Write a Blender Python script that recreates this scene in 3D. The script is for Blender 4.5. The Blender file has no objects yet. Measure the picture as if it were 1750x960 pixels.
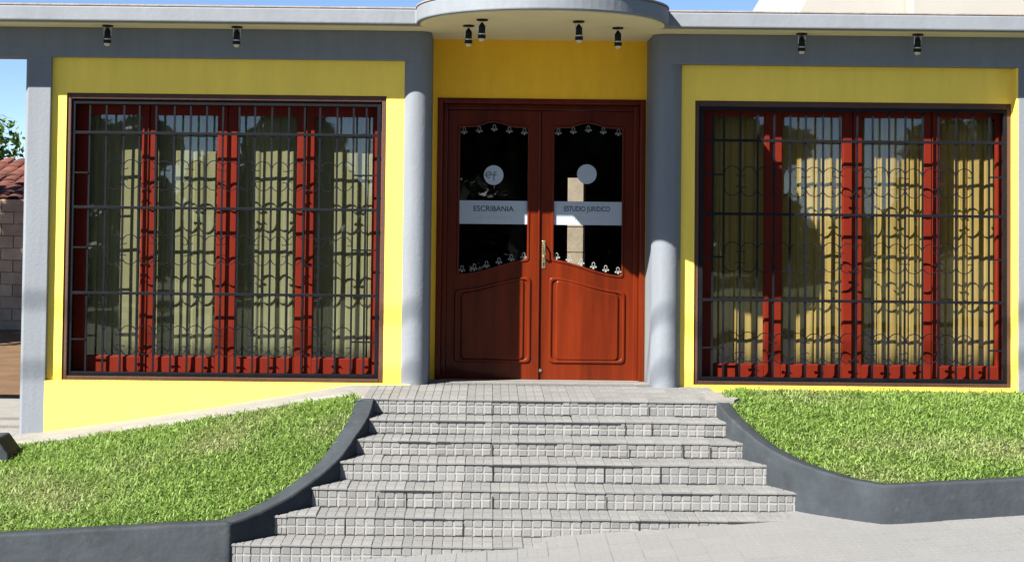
import bpy, bmesh, math, random
import numpy as np
from mathutils import Vector, Matrix
random.seed(4); rng = np.random.default_rng(7)
S = bpy.context.scene
COL = S.collection

# ------------------------------------------------------------------ camera
cd = bpy.data.cameras.new('camera'); cam = bpy.data.objects.new('camera', cd); COL.objects.link(cam)
cd.sensor_width = 36; cd.lens = 2610/1750*36
cd.shift_x = .02; cd.shift_y = -.124
cd.clip_start = .1; cd.clip_end = 2000
cam.matrix_world = Matrix.Translation((0, -12.9, 1.545)) @ Matrix.Rotation(math.pi/2+math.radians(1.8), 4, 'X') @ Matrix.Rotation(.011, 4, 'Z')
S.camera = cam

# ------------------------------------------------------------------ sky, sun, exposure
SUN_TO = Vector((1.12, 1.0, -1.29)).normalized()
el = math.asin(-SUN_TO.z); az = math.atan2(-SUN_TO.x, -SUN_TO.y)
W = bpy.data.worlds.new('World'); S.world = W; W.use_nodes = True
wn = W.node_tree.nodes; wl = W.node_tree.links
sky = wn.new('ShaderNodeTexSky'); sky.sky_type = 'NISHITA'; sky.sun_disc = False
sky.sun_elevation = el; sky.sun_rotation = az
sky.air_density = .5; sky.dust_density = 0; sky.ozone_density = 3
wl.new(sky.outputs[0], wn['Background'].inputs[0]); wn['Background'].inputs[1].default_value = .05
ld = bpy.data.lights.new('sun', 'SUN'); ld.energy = 5.0; ld.angle = math.radians(.5); ld.color = (1, .955, .88)
sun = bpy.data.objects.new('sun', ld); COL.objects.link(sun)
sun.rotation_euler = SUN_TO.to_track_quat('-Z', 'Y').to_euler(); sun.location = (-20, -20, 25)
S.view_settings.view_transform = 'Standard'; S.view_settings.look = 'None'
S.view_settings.exposure = 1.75; S.view_settings.gamma = 1

# ------------------------------------------------------------------ helpers
class MB:
    def __init__(s): s.v = []; s.f = []
    def add(s, vs, fs):
        n = len(s.v); s.v += [tuple(p) for p in vs]; s.f += [tuple(i+n for i in f) for f in fs]; return s
    def box(s, x0, x1, y0, y1, z0, z1):
        return s.add([(x0,y0,z0),(x1,y0,z0),(x1,y1,z0),(x0,y1,z0),(x0,y0,z1),(x1,y0,z1),(x1,y1,z1),(x0,y1,z1)],
                     [(3,2,1,0),(4,5,6,7),(0,1,5,4),(1,2,6,5),(2,3,7,6),(3,0,4,7)])
    def ring(s, x0, x1, z0, z1, w, y0, y1, wb=None, wt=None):
        wb = w if wb is None else wb; wt = w if wt is None else wt
        s.box(x0, x0+w, y0, y1, z0, z1); s.box(x1-w, x1, y0, y1, z0, z1)
        s.box(x0+w, x1-w, y0, y1, z0, z0+wb); s.box(x0+w, x1-w, y0, y1, z1-wt, z1); return s
    def tube(s, pts, r, n=6, cap=True, r1=None):
        pts = [Vector(p) for p in pts]; rings = []; k = len(pts); up = None
        for i, p in enumerate(pts):
            t = (pts[min(i+1, k-1)]-pts[max(i-1, 0)]).normalized()
            if up is None: up = Vector((0,1,0)) if abs(t.y) < .9 else Vector((1,0,0))
            a = t.cross(up).normalized(); b = a.cross(t).normalized(); up = b
            rr = r if r1 is None else r+(r1-r)*i/(k-1)
            rings.append([p+a*rr*math.cos(2*math.pi*j/n+math.pi/n)+b*rr*math.sin(2*math.pi*j/n+math.pi/n) for j in range(n)])
        fs = []
        for i in range(k-1):
            for j in range(n):
                fs.append((i*n+j, i*n+(j+1) % n, (i+1)*n+(j+1) % n, (i+1)*n+j))
        if cap: fs += [tuple(range(n-1, -1, -1)), tuple((k-1)*n+j for j in range(n))]
        return s.add([v for q in rings for v in q], fs)
    def lathe(s, prof, n=20, c=(0,0)):
        vs = []; fs = []; k = len(prof)
        for r, z in prof:
            for j in range(n):
                a = 2*math.pi*j/n; vs.append((c[0]+r*math.cos(a), c[1]+r*math.sin(a), z))
        for i in range(k-1):
            for j in range(n):
                fs.append((i*n+j, i*n+(j+1) % n, (i+1)*n+(j+1) % n, (i+1)*n+j))
        fs += [tuple(range(n-1, -1, -1)), tuple((k-1)*n+j for j in range(n))]
        return s.add(vs, fs)
    def prism_z(s, pts, z0, z1):
        n = len(pts)
        return s.add([(x,y,z0) for x,y in pts]+[(x,y,z1) for x,y in pts],
                     [tuple(range(n-1,-1,-1)), tuple(range(n,2*n))]+[(i,(i+1)%n,n+(i+1)%n,n+i) for i in range(n)])
    def prism_y(s, pts, y0, y1):        # polygon in x,z counter-clockwise seen from -y
        n = len(pts)
        return s.add([(x,y0,z) for x,z in pts]+[(x,y1,z) for x,z in pts],
                     [tuple(range(n)), tuple(range(2*n-1,n-1,-1))]+[(i,n+i,n+(i+1)%n,(i+1)%n) for i in range(n)])
    def mesh(s, name, m):
        me = bpy.data.meshes.new(name); me.from_pydata(s.v, [], s.f); me.update()
        if m: me.materials.append(m)
        if getattr(s, 'slab', 0) and m.name == 'cement_tile':      # grouted joints between the raised cells
            me.materials.append(M['grout'])
            for p in list(me.polygons)[:s.slab]: p.material_index = 1
        return me
    def build(s, name, m, parent=None, bevel=0, smooth=False, seg=2):
        return link(name, s.mesh(name, m), parent, bevel, smooth, seg)

def link(name, me, parent=None, bevel=0, smooth=False, seg=2):
    o = bpy.data.objects.new(name, me); COL.objects.link(o)
    if parent: o.parent = parent
    if smooth:
        me.polygons.foreach_set('use_smooth', [True]*len(me.polygons))
        try: me.set_sharp_from_angle(angle=math.radians(40))
        except Exception: pass
    if bevel:
        b = o.modifiers.new('bevel', 'BEVEL'); b.width = bevel; b.segments = seg; b.limit_method = 'ANGLE'; b.angle_limit = math.radians(40)
    return o
def empty(name, loc=(0,0,0), rz=0):
    o = bpy.data.objects.new(name, None); COL.objects.link(o); o.location = loc; o.rotation_euler = (0,0,rz); o.empty_display_size = .2; return o
def tag(o, label=None, cat=None, group=None, kind=None):
    for k, v in (('label',label),('category',cat),('group',group),('kind',kind)):
        if v: o[k] = v
    return o
def copy_tree(o, parent=None):
    c = o.copy(); COL.objects.link(c); c.parent = parent
    for ch in list(o.children): copy_tree(ch, c)
    return c
def flat(name, outlines, yc, half, bev, m, parent=None, smooth=True):
    """closed outlines in x,z (first outer, others holes) given thickness around y = yc with rounded edges"""
    cu = bpy.data.curves.new('outline', 'CURVE'); cu.dimensions = '2D'; cu.fill_mode = 'BOTH'
    cu.extrude = max(half-bev, 0); cu.bevel_depth = bev; cu.bevel_resolution = 2; cu.offset = -bev
    for pts in outlines:
        sp = cu.splines.new('POLY'); sp.points.add(len(pts)-1); sp.use_cyclic_u = True
        for p, q in zip(sp.points, pts): p.co = (q[0], q[1], 0, 1)
    return from_curve(name, cu, yc, m, parent, smooth)
def from_curve(name, cu, yc, m, parent, smooth=False, off=(0,0)):
    t = bpy.data.objects.new('tmp', cu); COL.objects.link(t)
    dg = bpy.context.evaluated_depsgraph_get(); me = bpy.data.meshes.new_from_object(t.evaluated_get(dg))
    bpy.data.objects.remove(t); bpy.data.curves.remove(cu)
    me.transform(Matrix.Translation((off[0], yc, off[1])) @ Matrix.Rotation(math.pi/2, 4, 'X'))
    me.name = name; me.materials.clear(); me.materials.append(m)
    return link(name, me, parent, 0, smooth)

# ------------------------------------------------------------------ materials
def mat(name, col, rough=.7, var=.12, vscale=3, bump=0, bscale=60, coat=0, metal=0, stain=None, obj_rand=0, spec=.5, streak=0, isl=0):
    m = bpy.data.materials.new(name); m.use_nodes = True; nt = m.node_tree; N = nt.nodes; L = nt.links
    b = N['Principled BSDF']; b.inputs['Roughness'].default_value = rough; b.inputs['Metallic'].default_value = metal
    b.inputs['Coat Weight'].default_value = coat; b.inputs['Coat Roughness'].default_value = .12
    b.inputs['Specular IOR Level'].default_value = spec
    tc = N.new('ShaderNodeTexCoord'); src = tc.outputs['Object']
    if streak:
        mp = N.new('ShaderNodeMapping'); mp.inputs['Scale'].default_value = (1, 1, streak); L.new(src, mp.inputs[0]); vsrc = mp.outputs[0]
    else: vsrc = src
    n = N.new('ShaderNodeTexNoise'); n.inputs['Scale'].default_value = vscale; n.inputs['Detail'].default_value = 6; n.inputs['Roughness'].default_value = .65
    L.new(vsrc, n.inputs['Vector'])
    mr = N.new('ShaderNodeMapRange'); mr.inputs[1].default_value = .3; mr.inputs[2].default_value = .7
    mr.inputs[3].default_value = 1-var; mr.inputs[4].default_value = 1+var; L.new(n.outputs[0], mr.inputs[0])
    val = mr.outputs[0]
    if obj_rand:
        oi = N.new('ShaderNodeObjectInfo'); mr2 = N.new('ShaderNodeMapRange'); mr2.inputs[3].default_value = 1-obj_rand; mr2.inputs[4].default_value = 1+obj_rand
        L.new(oi.outputs['Random'], mr2.inputs[0]); mu = N.new('ShaderNodeMath'); mu.operation = 'MULTIPLY'
        L.new(val, mu.inputs[0]); L.new(mr2.outputs[0], mu.inputs[1]); val = mu.outputs[0]
    if isl:
        gi = N.new('ShaderNodeNewGeometry'); mr3 = N.new('ShaderNodeMapRange'); mr3.inputs[3].default_value = 1-isl; mr3.inputs[4].default_value = 1+isl
        L.new(gi.outputs['Random Per Island'], mr3.inputs[0]); mu2 = N.new('ShaderNodeMath'); mu2.operation = 'MULTIPLY'
        L.new(val, mu2.inputs[0]); L.new(mr3.outputs[0], mu2.inputs[1]); val = mu2.outputs[0]
    vm = N.new('ShaderNodeVectorMath'); vm.operation = 'SCALE'; vm.inputs[0].default_value = col; L.new(val, vm.inputs['Scale'])
    out = vm.outputs[0]
    if stain:      # (colour, scale, threshold, amount)
        n2 = N.new('ShaderNodeTexNoise'); n2.inputs['Scale'].default_value = stain[1]; n2.inputs['Detail'].default_value = 8; n2.inputs['Roughness'].default_value = .7
        L.new(src, n2.inputs['Vector']); r = N.new('ShaderNodeMapRange'); r.inputs[1].default_value = stain[2]; r.inputs[2].default_value = stain[2]+.15; r.inputs[4].default_value = stain[3]
        L.new(n2.outputs[0], r.inputs[0]); mx = N.new('ShaderNodeMix'); mx.data_type = 'RGBA'; mx.inputs[7].default_value = (*stain[0], 1)
        L.new(r.outputs[0], mx.inputs[0]); L.new(out, mx.inputs[6]); out = mx.outputs[2]
    L.new(out, b.inputs['Base Color'])
    if bump:
        n3 = N.new('ShaderNodeTexNoise'); n3.inputs['Scale'].default_value = bscale; n3.inputs['Detail'].default_value = 5; L.new(src, n3.inputs['Vector'])
        bp = N.new('ShaderNodeBump'); bp.inputs['Strength'].default_value = bump; bp.inputs['Distance'].default_value = .01
        L.new(n3.outputs[0], bp.inputs['Height']); L.new(bp.outputs[0], b.inputs['Normal'])
    return m

M = {}
M['yellow'] = mat('yellow_paint', (.93,.655,.088), .75, .07, 7, .3, 38, streak=.16, stain=((.62,.45,.08),1.6,.62,.25))
M['ochre'] = mat('ochre_paint', (.88,.49,.010), .65, .08, 6, .25, 40, streak=.2)
M['grey'] = mat('grey_paint', (.150,.166,.188), .75, .09, 9, .22, 34, streak=.12, stain=((.115,.128,.145),2.2,.6,.4))
M['fascia'] = mat('fascia_paint', (.160,.176,.196), .7, .09, 5, .22, 20, streak=.3, stain=((.125,.132,.14),3.5,.63,.5))
M['edge'] = mat('dusty_render', (.22,.185,.165), .9, .2, 9, .5, 50)
M['cream'] = mat('cream_soffit', (.72,.64,.40), .8, .05, 3, .08, 50, stain=((.55,.48,.29),2.5,.62,.35))
M['brown'] = mat('brown_timber', (.062,.025,.014), .7, .25, 5, .25, 40, streak=.15)
M['liner'] = mat('dark_red_timber', (.028,.006,.005), .5, .15, 4, .1, 30)
M['red'] = mat('red_sash_paint', (.112,.0105,.0042), .5, .15, 4, .1, 30, spec=.1, streak=.2)
M['sill'] = mat('red_sill_paint', (.10,.016,.013), .5, .12, 5)
M['wood'] = mat('mahogany_varnish', (.098,.0115,.0018), .38, .4, 7, .05, 30, coat=.16, spec=.12, streak=.08)
M['iron'] = mat('black_iron', (.0062,.0068,.0095), .5, .3, 12, .15, 90, spec=.12)
M['curtL'] = mat('olive_curtain', (.165,.158,.078), .9, .06, 6)
M['curtR'] = mat('gold_curtain', (.27,.185,.048), .9, .06, 6)
M['curb'] = mat('charcoal_wall_paint', (.034,.040,.046), .85, spec=.12, var=.22, vscale=4.5, bump=.6, bscale=18, stain=((.058,.062,.063),6.0,.58,.8))
M['tile'] = mat('cement_tile', (.188,.187,.183), .85, .25, 150, .7, 300, isl=.12, stain=((.13,.126,.12),5,.58,.6), obj_rand=.10)
M['tread'] = mat('tread_tile', (.160,.159,.156), .8, .14, 60, isl=.10, bump=.5, bscale=200, stain=((.13,.123,.115),4,.6,.55), obj_rand=.08)
M['pave'] = mat('pavement_tile', (.158,.158,.156), .85, .10, 40, bump=.4, bscale=180, stain=((.150,.148,.146),2.2,.56,.45), obj_rand=.03)
M['grout'] = mat('pale_grout', (.215,.212,.205), .95, .25, 12, .4, 120)
M['cement'] = mat('rough_cement', (.19,.182,.166), .9, .12, 5, .6, 60, stain=((.11,.10,.09),4,.58,.5))
M['soil'] = mat('dark_soil', (.04,.042,.016), .95, .4, 10, .6, 60)
M['dirt'] = mat('brown_dirt', (.10,.052,.018), .95, .3, 3, .5, 20)
M['asphalt'] = mat('asphalt', (.05,.05,.052), .9, .2, 6, .4, 120)
M['lawn_far'] = mat('far_ground', (.07,.075,.035), .95, .3, .5)
M['spot'] = mat('spot_black', (.006,.0055,.005), .5, .15, 20, spec=.2)
M['plate'] = mat('spot_plate_brown', (.016,.008,.006), .5, .15, 20, spec=.2)
M['steel'] = mat('bright_steel', (.6,.58,.55), .3, .05, 20, metal=1)
M['brass'] = mat('aged_brass', (.62,.50,.27), .32, .12, 30, metal=1)
M['bulb'] = mat('cream_bulb', (.55,.50,.33), .25, .03, 5, coat=.3)
M['film'] = mat('frosted_film', (.37,.42,.475), .55, .03, 5)
M['ink'] = mat('grey_lettering', (.022,.027,.036), .6, .03, 5)
M['faint'] = mat('faded_lettering', (.355,.385,.365), .6, .03, 5)
M['etch'] = mat('white_sticker', (.24,.25,.245), .6, .03, 5)
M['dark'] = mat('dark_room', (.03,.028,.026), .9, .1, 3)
M['white'] = mat('white_render', (.31,.295,.265), .85, .04, 1.5, .1, 30)
M['plank'] = mat('pale_block', (.25,.21,.155), .85, .18, 9, .4, 60, obj_rand=.08)
M['block'] = mat('weathered_block', (.42,.30,.205), .95, .25, 4, .5, 40, obj_rand=.15, stain=((.14,.12,.10),2,.55,.5))
M['rooftile'] = mat('red_clay_tile', (.11,.032,.019), .85, .25, 8, .3, 40, obj_rand=.25, stain=((.05,.04,.025),3,.6,.5))
M['bark'] = mat('bark', (.10,.075,.05), .95, .3, 8, .6, 40)
M['cable'] = mat('cable_rubber', (.02,.02,.02), .7, .1, 5)

def glass(name, tint, ior):
    m = bpy.data.materials.new(name); m.use_nodes = True; nt = m.node_tree; N = nt.nodes; L = nt.links
    N.remove(N['Principled BSDF']); o = N['Material Output']
    t = N.new('ShaderNodeBsdfTransparent'); t.inputs[0].default_value = (*tint, 1)
    g = N.new('ShaderNodeBsdfGlossy'); g.inputs['Roughness'].default_value = .015; g.inputs[0].default_value = (.95,.97,1,1)
    tc = N.new('ShaderNodeTexCoord'); n = N.new('ShaderNodeTexNoise'); n.inputs['Scale'].default_value = 1.6; L.new(tc.outputs['Object'], n.inputs['Vector'])
    bp = N.new('ShaderNodeBump'); bp.inputs['Strength'].default_value = .05; bp.inputs['Distance'].default_value = .05; L.new(n.outputs[0], bp.inputs['Height'])
    L.new(bp.outputs[0], g.inputs['Normal'])
    ge = N.new('ShaderNodeNewGeometry'); dt = N.new('ShaderNodeVectorMath'); dt.operation = 'DOT_PRODUCT'; L.new(ge.outputs['Normal'], dt.inputs[0]); L.new(ge.outputs['Incoming'], dt.inputs[1])
    def mth(op, a, b=None):
        q = N.new('ShaderNodeMath'); q.operation = op
        for i, v in enumerate((a, b)):
            if v is None: continue
            if isinstance(v, (int, float)): q.inputs[i].default_value = v
            else: L.new(v, q.inputs[i])
        return q.outputs[0]
    r0 = ((ior-1)/(ior+1))**2       # Schlick reflectance, the same from both sides of the pane
    fr = mth('ADD', mth('MULTIPLY', mth('POWER', mth('SUBTRACT', 1, mth('ABSOLUTE', dt.outputs['Value'])), 5), 1-r0), r0)
    x = N.new('ShaderNodeMixShader'); L.new(fr, x.inputs[0]); L.new(t.outputs[0], x.inputs[1]); L.new(g.outputs[0], x.inputs[2]); L.new(x.outputs[0], o.inputs[0])
    return m
M['glass'] = glass('window_glass', (.93,.94,.93), 1.6)
M['dglass'] = glass('door_glass', (.88,.88,.87), 1.55)

def leafmat(name, ca, cb, dry=None, trans=.3):
    m = bpy.data.materials.new(name); m.use_nodes = True; nt = m.node_tree; N = nt.nodes; L = nt.links
    b = N['Principled BSDF']; b.inputs['Roughness'].default_value = .5; b.inputs['Specular IOR Level'].default_value = .35
    a = N.new('ShaderNodeAttribute'); a.attribute_name = 'rnd'
    mx = N.new('ShaderNodeMix'); mx.data_type = 'RGBA'; mx.inputs[6].default_value = (*ca,1); mx.inputs[7].default_value = (*cb,1); L.new(a.outputs['Fac'], mx.inputs[0])
    out = mx.outputs[2]
    if dry:
        a2 = N.new('ShaderNodeAttribute'); a2.attribute_name = 'dry'
        m2 = N.new('ShaderNodeMix'); m2.data_type = 'RGBA'; m2.inputs[7].default_value = (*dry,1); L.new(a2.outputs['Fac'], m2.inputs[0]); L.new(out, m2.inputs[6]); out = m2.outputs[2]
    L.new(out, b.inputs['Base Color'])
    t = N.new('ShaderNodeBsdfTranslucent'); L.new(out, t.inputs[0])
    x = N.new('ShaderNodeMixShader'); x.inputs[0].default_value = trans; L.new(b.outputs[0], x.inputs[1]); L.new(t.outputs[0], x.inputs[2])
    L.new(x.outputs[0], N['Material Output'].inputs[0]); return m
M['grass'] = leafmat('grass_blade', (.095,.205,.024), (.30,.44,.10), (.40,.37,.22), .5)
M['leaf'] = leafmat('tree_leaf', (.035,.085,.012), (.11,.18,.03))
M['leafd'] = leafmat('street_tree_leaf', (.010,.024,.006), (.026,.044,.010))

# ------------------------------------------------------------------ ground, road, pavement
def pave_z(x, y): return -.85+.078*(x+.6)+.02*(y+2.53)
ROADY = -4.6
g = MB(); g.add([(-900,-900,-2.6),(900,-900,-2.6),(900,900,-2.6),(-900,900,-2.6)], [(0,1,2,3)])
tag(g.build('ground', M['lawn_far']), kind='structure')
r = MB(); nx = 40; xs = [-60+3*i for i in range(nx+1)]
def clampx(x): return max(-14, min(14, x))
r.add([(x, y, pave_z(clampx(x), -4.6)-.13-.01*(ROADY-y)) for x in xs for y in (ROADY, -12)], [(2*i, 2*i+1, 2*i+3, 2*i+2) for i in range(nx)])
tag(r.build('road', M['asphalt']), kind='structure')
r = MB()
r.add([(x, y, pave_z(clampx(x), -4.6)+z) for x in xs for y, z in ((-12,-.204),(-12,-.08),(-46,-.08))], [(3*i+k, 3*i+k+1, 3*i+3+k+1, 3*i+3+k) for i in range(nx) for k in (0,1)])
tag(r.build('verge', M['lawn_far']), kind='structure')
p = MB(); ys = [-4.6, -2.2]
p.add([(x, y, pave_z(clampx(x), y)+dz) for x in xs for y, dz in ((ROADY,-.4),(ROADY,-.0025),(-1.9,-.0025))], [(3*i+k, 3*i+3+k, 3*i+3+k+1, 3*i+k+1) for i in range(nx) for k in (0,1)])
pavement = tag(p.build('pavement', M['pave']), kind='structure')
# tile meshes: a slab with raised cushions
def cushion_tile(w, h, nx, nz, gap, depth, lift, jit, bev, cells=None):
    """tile in x,z facing -y, origin at its lower left, back face at y = depth"""
    b = MB(); b.box(.0012, w-.0012, lift, depth, .0012, h-.0012); b.slab = 6
    cx = w/nx; hs = cells or [h/nz]*nz; z = 0
    for j, hh in enumerate(hs):
        for i in range(nx):
            a = [random.uniform(-jit, jit) for _ in range(4)]
            x0, x1, z0, z1 = i*cx+gap/2+a[0], (i+1)*cx-gap/2+a[1], z+gap/2+a[2], z+hh-gap/2+a[3]
            yy = random.uniform(-.0006, .0006)
            b.add([(x0,lift+.001,z0),(x1,lift+.001,z0),(x1,lift+.001,z1),(x0,lift+.001,z1),(x0+bev,yy,z0+bev),(x1-bev,yy,z0+bev),(x1-bev,yy,z1-bev),(x0+bev,yy,z1-bev)],
                  [(0,1,5,4),(1,2,6,5),(2,3,7,6),(3,0,4,7),(4,5,6,7)])
        z += hh
    return b
def lay(b):     # tip a wall tile over so that it faces up: y -> -z, z -> y
    b.v = [(x, z, -y) for x, y, z in b.v]; return b
TW = .204
pt = [lay(cushion_tile(TW, TW, 3, 3, .004, .02, .0010, .0008, .0012)).mesh('pavement_tile', M['pave']) for _ in range(4)]
ax = math.atan(.078)
for j in range(-1, 5):
    for i in range(-10 if j >= 0 else 2, 22):
        x, y = i*TW, -2.53-(j+1)*TW+.16
        if y+TW > -2.53+.02 and x < 2.0 and False: continue
        o = bpy.data.objects.new('tile', pt[random.randrange(4)]); COL.objects.link(o); o.parent = pavement
        o.location = (x, y, pave_z(x, y)+.0005+random.uniform(-.0012, .0012)); o.rotation_euler = (random.gauss(.02,.002), -ax+random.gauss(0,.003), 0)

# ------------------------------------------------------------------ steps
YR = [-.85-.28*k for k in range(8)]
ZE = [0, -.121, -.235, -.353, -.495, -.632, -.769, -.905]
XL = [-.883, -.91, -.984, -1.078, -1.251, -1.473, -1.723]
XR = [1.79, 1.82, 1.90, 2.03, 2.187, 2.41, 2.66]
stairs = tag(empty('staircase', (.45,-2.5,-.85)), 'flight of grey cement tiled steps fanning out below the red door', 'steps')
def at(o): o.matrix_parent_inverse = Matrix.Translation(-Vector(o.parent.location)); return o
b = MB()
for k in range(7):
    b.box(XL[k]-.03, XR[k]+.045, YR[k]+.022, YR[k]+.5, -1.3, ZE[k]-.022)
at(b.build('step_core', M['grout'], stairs))
for k in range(7):
    h = ZE[k]-ZE[k+1]-.016
    cells = [.066, h-.066] if k == 0 else [h/2, h/2]
    rm = [cushion_tile(TW, h, 3, 2, .0105, .024, .0042, .0018, .003, cells).mesh('riser_tile', M['tile']) for _ in range(3)]
    x0 = .848-TW*14+random.uniform(-.01, .01)
    i = 0; x = x0
    while x < XR[k]+.03:
        l_, r_ = max(x, XL[k]-.02), min(x+TW, XR[k]+.045)      # tiles at the ends are cut
        if r_-l_ > .03:
            o = bpy.data.objects.new('riser_tile', rm[random.randrange(3)]); COL.objects.link(o); o.parent = stairs
            o.scale.x = (r_-l_)/TW
            o.location = (l_, YR[k]+random.uniform(-.002,.002), ZE[k+1]); o.rotation_euler = (random.gauss(0,.006), random.gauss(0,.005), random.gauss(0,.004)); at(o)
        x += TW
    if k:    # tread tiles of step k: from riser k-1 out to edge k
        d = .29
        tm = [lay(cushion_tile(TW, d, 3, 4, .007, .016, .0034, .0014, .0025, [d*.16,d*.25,d*.25,d*.34])).mesh('tread_tile', M['tread']) for _ in range(3)]
        x = x0
        while x < XR[k]+.03:
            l_, r_ = max(x, XL[k]-.02-(.06 if k < 6 else 0)), min(x+TW, XR[k]+.06)
            if r_-l_ > .03:
                o = bpy.data.objects.new('tread_tile', tm[random.randrange(3)]); COL.objects.link(o); o.parent = stairs
                o.scale.x = (r_-l_)/TW
                o.location = (l_, YR[k]-.008, ZE[k]-.001+random.uniform(-.003,.0025)); o.rotation_euler = (random.gauss(0,.006), random.gauss(0,.009), random.gauss(0,.007)); at(o)
            x += TW
# open joints: upright dark gaps where pointing has fallen out; level strips imitate nosing shade
op = MB().box(-.0028,.0028,-.0012,.01,.004,.996).mesh('joint_or_nosing_shade', M['dark'])
nosing_shade = MB().box(0,1,-.004,.012,-.0035,.0035).mesh('joint_or_nosing_shade', M['dark'])  # dark strip standing in for the shadow line under a tread edge
rj = random.Random(21)
for k in range(7):
    h = ZE[k]-ZE[k+1]-.016
    for q in range(4):
        i = rj.randint(-9, 6) if q else {2:-4,3:-4,4:-4}.get(k, rj.randint(-6, 5))
        x = .848+TW*i+rj.uniform(-.004,.004)
        if XL[k]+.05 < x < XR[k]-.05:
            o = bpy.data.objects.new('joint_or_nosing_shade', op); COL.objects.link(o); o.parent = stairs; o.location = (x, YR[k]-.0035, ZE[k+1]+.002); o.scale = (rj.uniform(.6,1.5),1,h*rj.uniform(.6,1.0)); at(o)
    for q in range(3):
        x = rj.uniform(XL[k]+.1, XR[k]-.6)
        o = bpy.data.objects.new('joint_or_nosing_shade', nosing_shade); COL.objects.link(o); o.parent = stairs; o.location = (x, YR[k]-.0045, ZE[k]-.0185); o.scale = (rj.uniform(.12,.5),1,rj.uniform(.7,1.4)); at(o)
# landing in front of the door
landing = tag(empty('entrance_landing', (.45,-.4,-.1)), 'grey tiled landing between the two round columns at the top of the steps', 'landing')
b = MB(); b.box(-.98, 1.80, -.828, .24, -.6, -.016)
at(b.build('landing_slab', M['grout'], landing))
lm = [lay(cushion_tile(TW, .27, 3, 3, .007, .016, .0034, .001, .002)).mesh('tile', M['tread']) for _ in range(4)]
for j in range(4):
    x = .848-TW*9
    while x < 1.78:
        o = bpy.data.objects.new('tile', lm[random.randrange(4)]); COL.objects.link(o); o.parent = landing
        o.location = (x, -.858+.272*j, -.001+random.uniform(-.0012,.0012)); o.rotation_euler = (random.gauss(0,.003), random.gauss(0,.005), random.gauss(0,.002)); at(o)
        x += TW
b = MB(); b.add([(-.52,.236,.004),(1.37,.236,.004),(1.37,.95,-.046),(-.52,.95,-.046),(-.52,.236,-.1),(1.37,.236,-.1),(1.37,.95,-.1),(-.52,.95,-.1)],
      [(0,1,2,3),(4,7,6,5),(0,4,5,1),(1,5,6,2),(2,6,7,3),(3,7,4,0)])
at(b.build('threshold', M['cement'], landing))
# broken corner flags at the right end of the landing
for q, (pts, z) in enumerate((([(1.70,-.84),(1.93,-.84),(1.99,-.70),(1.86,-.55),(1.74,-.62)], .012), ([(1.76,-.60),(1.90,-.53),(1.95,-.30),(1.76,-.26)], .006))):
    at(MB().prism_z(pts, z-.03, z).build('broken_flag', M['cement'], landing, .004))

# ------------------------------------------------------------------ sloping cement path under the left window
PX = [-9, -3.75, -3.2, -2.485, -1.9, -1.16, -.95]; PZ = [-.95, -.43, -.35, -.238, -.135, -.006, -.004]
def path_z(x): return float(np.interp(x, PX, PZ))
b = MB(); n = 40; xs2 = np.linspace(-4.4, -.93, n)
vs = []
for x in xs2:
    w = .40+.05*math.sin(x*5)+.02*math.sin(x*17)
    if x > -1.5: w += (x+1.5)*.45
    z = path_z(x)
    vs += [(x,.1,z+.004),(x,-.2,z+.003*math.sin(9*x)),(x,-w,z-.008),(x,-w-.02,z-.03),(x,-w-.02,z-.3)]
b.add(vs, [(5*i+k, 5*i+k+1, 5*i+6+k, 5*i+5+k) for i in range(n-1) for k in range(4)])
tag(b.build('path', M['cement'], smooth=True), kind='structure')
# apron left of the pier
b = MB(); b.add([(-9,-2.4,-.98),(-4.0,-.3,-.47),(-3.9,2.2,-.50),(-9,2.2,-.55)], [(0,1,2,3)])
b.add([(-30,2.196,-.554),(-3.9,2.196,-.506),(-3.9,13,-.62),(-30,13,-.62)], [(0,1,2,3)])
tag(b.build('yard', M['dirt']), kind='structure')
b = MB(); b.box(-9, -3.98, -.25, 2.3, -.9, -.448)
tag(b.build('driveway_apron', M['cement']), kind='structure')

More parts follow.
